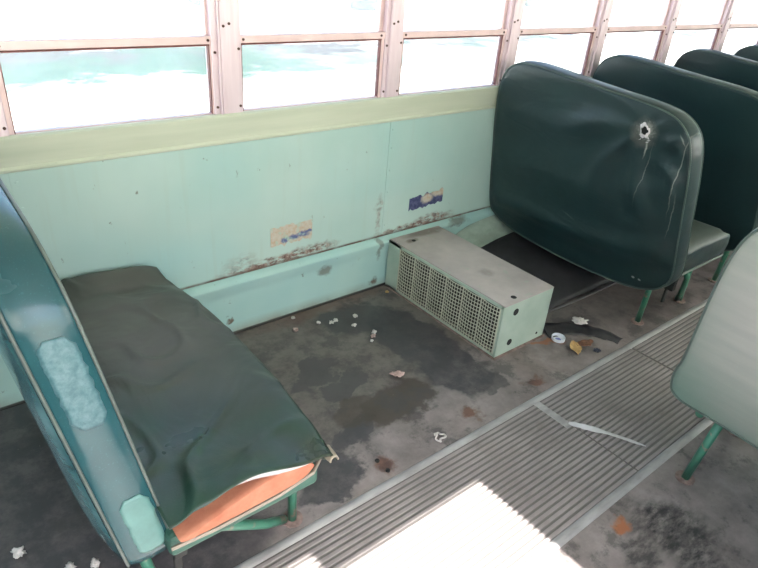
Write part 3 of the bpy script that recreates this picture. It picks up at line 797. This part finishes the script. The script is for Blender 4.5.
# ------------------------------------------------------------------ wheel housing under the next seat
wx, R_ = 1.58, .99
def wz(x):
    d = abs(x-wx); return max(0, 0.236-(R_-math.sqrt(max(0, R_*R_-d*d)))) if d < R_ else 0
def gy(y):
    t = min(1, max(0, -y/.64)); return [1.06, .86, .74, .66, .60, .54, .48, .42, .34, .20, 0][min(9, int(t*10))]*(1-(t*10 % 1))+[1.06, .86, .74, .66, .60, .54, .48, .42, .34, .20, 0][min(10, int(t*10)+1)]*(t*10 % 1) if t < 1 else 0
wh = thing('wheel_housing', 'low wheel hump with black rubber cover between heater and scuffed seat', 'wheel cover', (wx, -.3, 0))
for nm, ya, yb, mt, lift in (('metal_shoulder', -.022, -.165, 'shoulder', .0), ('rubber_cover', -.155, -.625, 'rubber', .004)):
    bm = bmesh.new()
    grid(bm, 60, 24, lambda u, v: (wx-.68+1.36*u, ya+(yb-ya)*v, max(.0012, .60*0+(wz(wx-.68+1.36*u)*gy(ya+(yb-ya)*v)*(.92 if ya+(yb-ya)*v < -.1 else .97))+lift)), flip=True)
    o = new_obj(nm, bm, mt, None, smooth=True); o.parent = wh; o.matrix_parent_inverse = Matrix.Translation(-wh.location)
    md = o.modifiers.new('solid', 'SOLIDIFY'); md.thickness = .004; md.offset = -1
bm = bmesh.new(); tube(bm, catmull([(1.12, -.60, .006), (1.25, -.630, .006), (1.40, -.638, .006), (1.6, -.64, .006), (1.85, -.638, .006)], 5), .005, 8)
o = new_obj('rubber_hem', bm, 'hem', None, smooth=True); o.parent = wh; o.matrix_parent_inverse = Matrix.Translation(-wh.location)

# ------------------------------------------------------------------ litter on the floor
def scrap(x, y, s, mat, lab, seed, name='paper_scrap', cat='litter', flat=.5, stretch=1., ang=0., group='crumpled scraps by the wall'):
    bm = bmesh.new(); bmesh.ops.create_icosphere(bm, subdivisions=3, radius=1)
    for v in bm.verts:
        c = v.co.copy(); k = 1+.9*nz(c.x*1.7+seed, c.y*1.7, c.z*1.7)+.5*nz(c.x*4+seed, c.y*4, c.z*4)
        c *= k; v.co = Vector((c.x*s*stretch, c.y*s, c.z*s*flat))
    zmin = min(v.co.z for v in bm.verts)
    bm.transform(Matrix.Translation((0, 0, -zmin)))
    o = new_obj(name, bm, mat, None, smooth=True); o.location = (x, y, .0005); o.rotation_euler = (0, 0, ang)
    return tag(o, lab, cat, group)
SC = [(.18, -.147, .014, 'scrappink', 'pinkish crumpled scrap farthest left of the scatter by the wall'),
      (.29, -.150, .011, 'scrap', 'small greyish scrap left of the paired scraps near the wall'),
      (.335, -.178, .013, 'scrap', 'pale crumpled scrap, left one of a touching pair near the wall'),
      (.362, -.172, .014, 'scrap', 'pale crumpled scrap, right one of a touching pair near the wall'),
      (.452, -.190, .014, 'scrap', 'whitish scrap nearest the wall at the right of the scatter'),
      (.405, -.245, .012, 'scrap', 'oval whitish scrap between the pair and the pink cluster'),
      (.425, -.352, .013, 'scrappink', 'pinkish scrap at the centre of the small cluster'),
      (.445, -.335, .013, 'scrap', 'bright white scrap on the right of the pink cluster'),
      (.402, -.375, .009, 'scrap', 'small white scrap at the lower end of the pink cluster'),
      (.344, -.609, .018, 'scrappink', 'flat pinkish-grey scrap on the dark stain in mid floor'),
      (.705, -.100, .010, 'leafyellow', 'small orange-brown crumb at the wall corner of the heater'),
      (-.944, -.641, .020, 'scrap', 'white crumpled paper at the lower left corner'),
      (-.855, -.755, .015, 'scrap', 'white crumpled paper beside the lower end of the left seat back'),
      (-.80, -.775, .014, 'scrap', 'small white paper nearest the lower end of the left seat back'),
      (.22, -.060, .010, 'scrap', 'tiny white fleck at the foot of the wall under the tan sticker'),
      (1.265, -.775, .026, 'scrap', 'white chalky chip on the torn rubber strip')]
for i, (x, y, s, m, l) in enumerate(SC):
    o = scrap(x, y, s*.72, m, l, i*3.1, stretch=1.5 if i in (9, 15) else 1., ang=i)
    if i == 15: o.location.z = .012
# curly white ring-pull like scrap
bm = bmesh.new(); tube(bm, catmull([(-.006, .022, .003), (.010, .018, .004), (.004, .004, .012), (.020, .002, .004), (.012, -.014, .010), (-.004, -.006, .003), (-.014, -.018, .006), (-.018, .002, .004), (-.004, .010, .012), (-.012, .016, .005)], 5), .0034, 6)
o = new_obj('curled_scrap', bm, 'scrap', smooth=True); o.location = (.248, -.942, 0); tag(o, 'curly white scrap lying alone near the aisle strip', 'litter')
def leaf(x, y, L, W, mat, ang, lab, seed):
    bm = bmesh.new()
    def f(u, v):
        t = u; w = W*math.sin(PI*min(.98, max(.02, t)))**.8*(1-.25*t)
        return ((t-.5)*L, (v-.5)*w*(1+.25*nz(t*7, seed)), .002+.010*abs(v-.5)*2*(1+nz(t*4, v*3, seed))+.004*t)
    grid(bm, 16, 9, f)
    o = new_obj('dead_leaf', bm, mat, smooth=True); o.location = (x, y, 0); o.rotation_euler = (0, 0, ang)
    md = o.modifiers.new('s', 'SOLIDIFY'); md.thickness = .0008
    bm = bmesh.new(); tube(bm, [(-L*.5, 0, .003), (-L*.3, 0, .0035), (L*.2, 0, .005)], .0012, 5); s = new_obj('stem', bm, mat, None); s.parent = o
    tag(o, lab, 'leaf', 'dead leaves on the floor')
leaf(1.091, -.879, .085, .055, 'leafyellow', .9, 'curled tan leaf between the milky cap and the brown leaf', 1)
leaf(1.150, -.885, .085, .050, 'leafbrown', -.3, 'dark brown leaf touching the tan leaf', 2)
for bx_, by_, lab in ((.010, -.905, 'upper of two dark bolt stubs in the rust mark nearest the torn cushion'), (.012, -.955, 'lower of two dark bolt stubs in the rust mark nearest the torn cushion')):
    bm = bmesh.new(); disc(bm, (0, 0, 0), (0, 0, 1), .0075, .004, 10); disc(bm, (0, 0, .004), (0, 0, 1), .004, .003, 8)
    o = new_obj('bolt_stub', bm, 'darksteel'); o.location = (bx_, by_, 0); tag(o, lab, 'bolt', 'bolt stubs left in the floor')
# milky bottle cap lying open side up
cap = thing('bottle_cap', 'milky plastic bottle cap with a blue inside next to the heater end', 'cap', (1.084, -.796, 0))
bm = bmesh.new(); n = 28
pr = [(.0, .001), (.020, .001), (.0225, .003), (.0235, .016), (.0225, .018), (.021, .016), (.020, .004), (.0, .003)]
rg = [[bm.verts.new((1.25*r*math.cos(k*2*PI/n), 1.25*r*math.sin(k*2*PI/n), z)) for k in range(n)] for r, z in pr[1:-1]]
for A, B in zip(rg, rg[1:]):
    for k in range(n): bm.faces.new((A[k], A[(k+1) % n], B[(k+1) % n], B[k]))
bm.faces.new(rg[0][::-1]); bm.faces.new(rg[-1])
o = new_obj('cap_shell', bm, 'cap', cap, smooth=True, angle=.7); o.matrix_parent_inverse = Matrix()
bm = bmesh.new(); disc(bm, (0, 0, .0034), (0, 0, 1), .012, .001, 20); o = new_obj('liner', bm, 'capblue', cap); o.matrix_parent_inverse = Matrix()
scrap(1.154, -.944, .011, 'pebble', 'small blue-grey pebble beside the aisle strip by the brown leaf', 44, 'pebble', 'pebble', .7, group=None)
# torn rubber strip
bm = bmesh.new()
path = [(1.085, -.715), (1.15, -.745), (1.22, -.79), (1.27, -.84), (1.30, -.90), (1.31, -.955)]
cp = catmull([(a, b, 0) for a, b in path], 8)
def st(u, v):
    i = min(len(cp)-2, int(u*(len(cp)-1))); fr = u*(len(cp)-1)-i; p = cp[i].lerp(cp[i+1], fr); t = (cp[i+1]-cp[i]).normalized(); nn = Vector((-t.y, t.x, 0))
    w = (.092+.03*nz(u*6, 3))*(1-.5*u)
    return p+nn*(v-.5)*2*w*.62+Vector((0, 0, .004+.006*math.sin(PI*v)+.004*nz(u*14, v*3, 2)))
grid(bm, 44, 9, st, flip=True)
o = new_obj('torn_rubber_strip', bm, 'rubber', smooth=True); md = o.modifiers.new('s', 'SOLIDIFY'); md.thickness = .003; md.offset = 1
tag(o, 'torn black rubber flap on the floor between the heater and the seat leg', 'rubber strip')
# curled seam strip
bm = bmesh.new()
cp2 = catmull([(.672, -1.150, .006), (.682, -1.17, .008), (.700, -1.205, .012), (.730, -1.26, .016), (.765, -1.32, .013), (.798, -1.374, .007)], 8)
def cs(u, v):
    i = min(len(cp2)-2, int(u*(len(cp2)-1))); fr = u*(len(cp2)-1)-i; p = cp2[i].lerp(cp2[i+1], fr); t = (cp2[i+1]-cp2[i]).normalized(); nn = Vector((-t.y, t.x, 0)).normalized()
    w = .019*math.sin(PI*min(.97, .12+u*.86))**.8*(1+.35*nz(u*9, 2))
    tw = .5+.6*math.sin(u*7)
    return p+nn*(v-.5)*w*math.cos(tw)+Vector((0, 0, 1))*((v-.5)*w*math.sin(tw)+.004)
grid(bm, 40, 6, cs)
o = new_obj('curled_trim_strip', bm, 'white', smooth=True); md = o.modifiers.new('s', 'SOLIDIFY'); md.thickness = .0012
tag(o, 'curled whitish strip peeled up from the seam of the ribbed aisle', 'floor trim')

# ------------------------------------------------------------------ camera
f, yaw, pitch, roll = 609.555, .7132, .5102, .0848
cy_, sy_, cp_, sp_ = math.cos(yaw), math.sin(yaw), math.cos(pitch), math.sin(pitch)
F = Vector((sy_*cp_, cy_*cp_, -sp_)); Rr = Vector((cy_, -sy_, 0)); U = Rr.cross(F)
r2 = Rr*math.cos(roll)+U*math.sin(roll); u2 = -Rr*math.sin(roll)+U*math.cos(roll)
cam = bpy.data.cameras.new('camera'); cam.sensor_width = 36; cam.lens = f/758*36; cam.clip_start = .02; cam.clip_end = 300
co = bpy.data.objects.new('camera', cam); COL.objects.link(co)
mw = Matrix((r2, u2, -F)).transposed().to_4x4(); mw.translation = Vector((-.9413, -1.9407, 1.4253)); co.matrix_world = mw
scene.camera = co

# ------------------------------------------------------------------ light
w = bpy.data.worlds.new('sky'); scene.world = w; w.use_nodes = True; nt = w.node_tree; nt.nodes.clear()
out = nt.nodes.new('ShaderNodeOutputWorld'); bg = nt.nodes.new('ShaderNodeBackground'); sky = nt.nodes.new('ShaderNodeTexSky')
sky.sky_type = 'NISHITA'; sky.sun_disc = False; sky.sun_elevation = math.atan(1.25); sky.sun_rotation = PI; sky.dust_density = 2.5
nt.links.new(sky.outputs[0], bg.inputs[0]); nt.links.new(bg.outputs[0], out.inputs[0]); bg.inputs[1].default_value = .26
sl = bpy.data.lights.new('sun', 'SUN'); sl.energy = 10.0; sl.angle = .012; sl.color = (1, .95, .88)
so = bpy.data.objects.new('sun', sl); COL.objects.link(so)
d = Vector((-.03, 1, -1.25)).normalized(); so.rotation_euler = d.to_track_quat('-Z', 'Y').to_euler(); so.location = (0, -8, 10)

scene.view_settings.view_transform = 'Standard'; scene.view_settings.look = 'None'; scene.view_settings.gamma = 1
scene.view_settings.use_curve_mapping = False; scene.view_settings.exposure = 1.72
scene.cycles.max_bounces = 10; scene.cycles.diffuse_bounces = 6; scene.cycles.transparent_max_bounces = 12
scene.cycles.sample_clamp_indirect = 8; scene.cycles.use_denoising = True; scene.cycles.caustics_reflective = False; scene.cycles.caustics_refractive = False
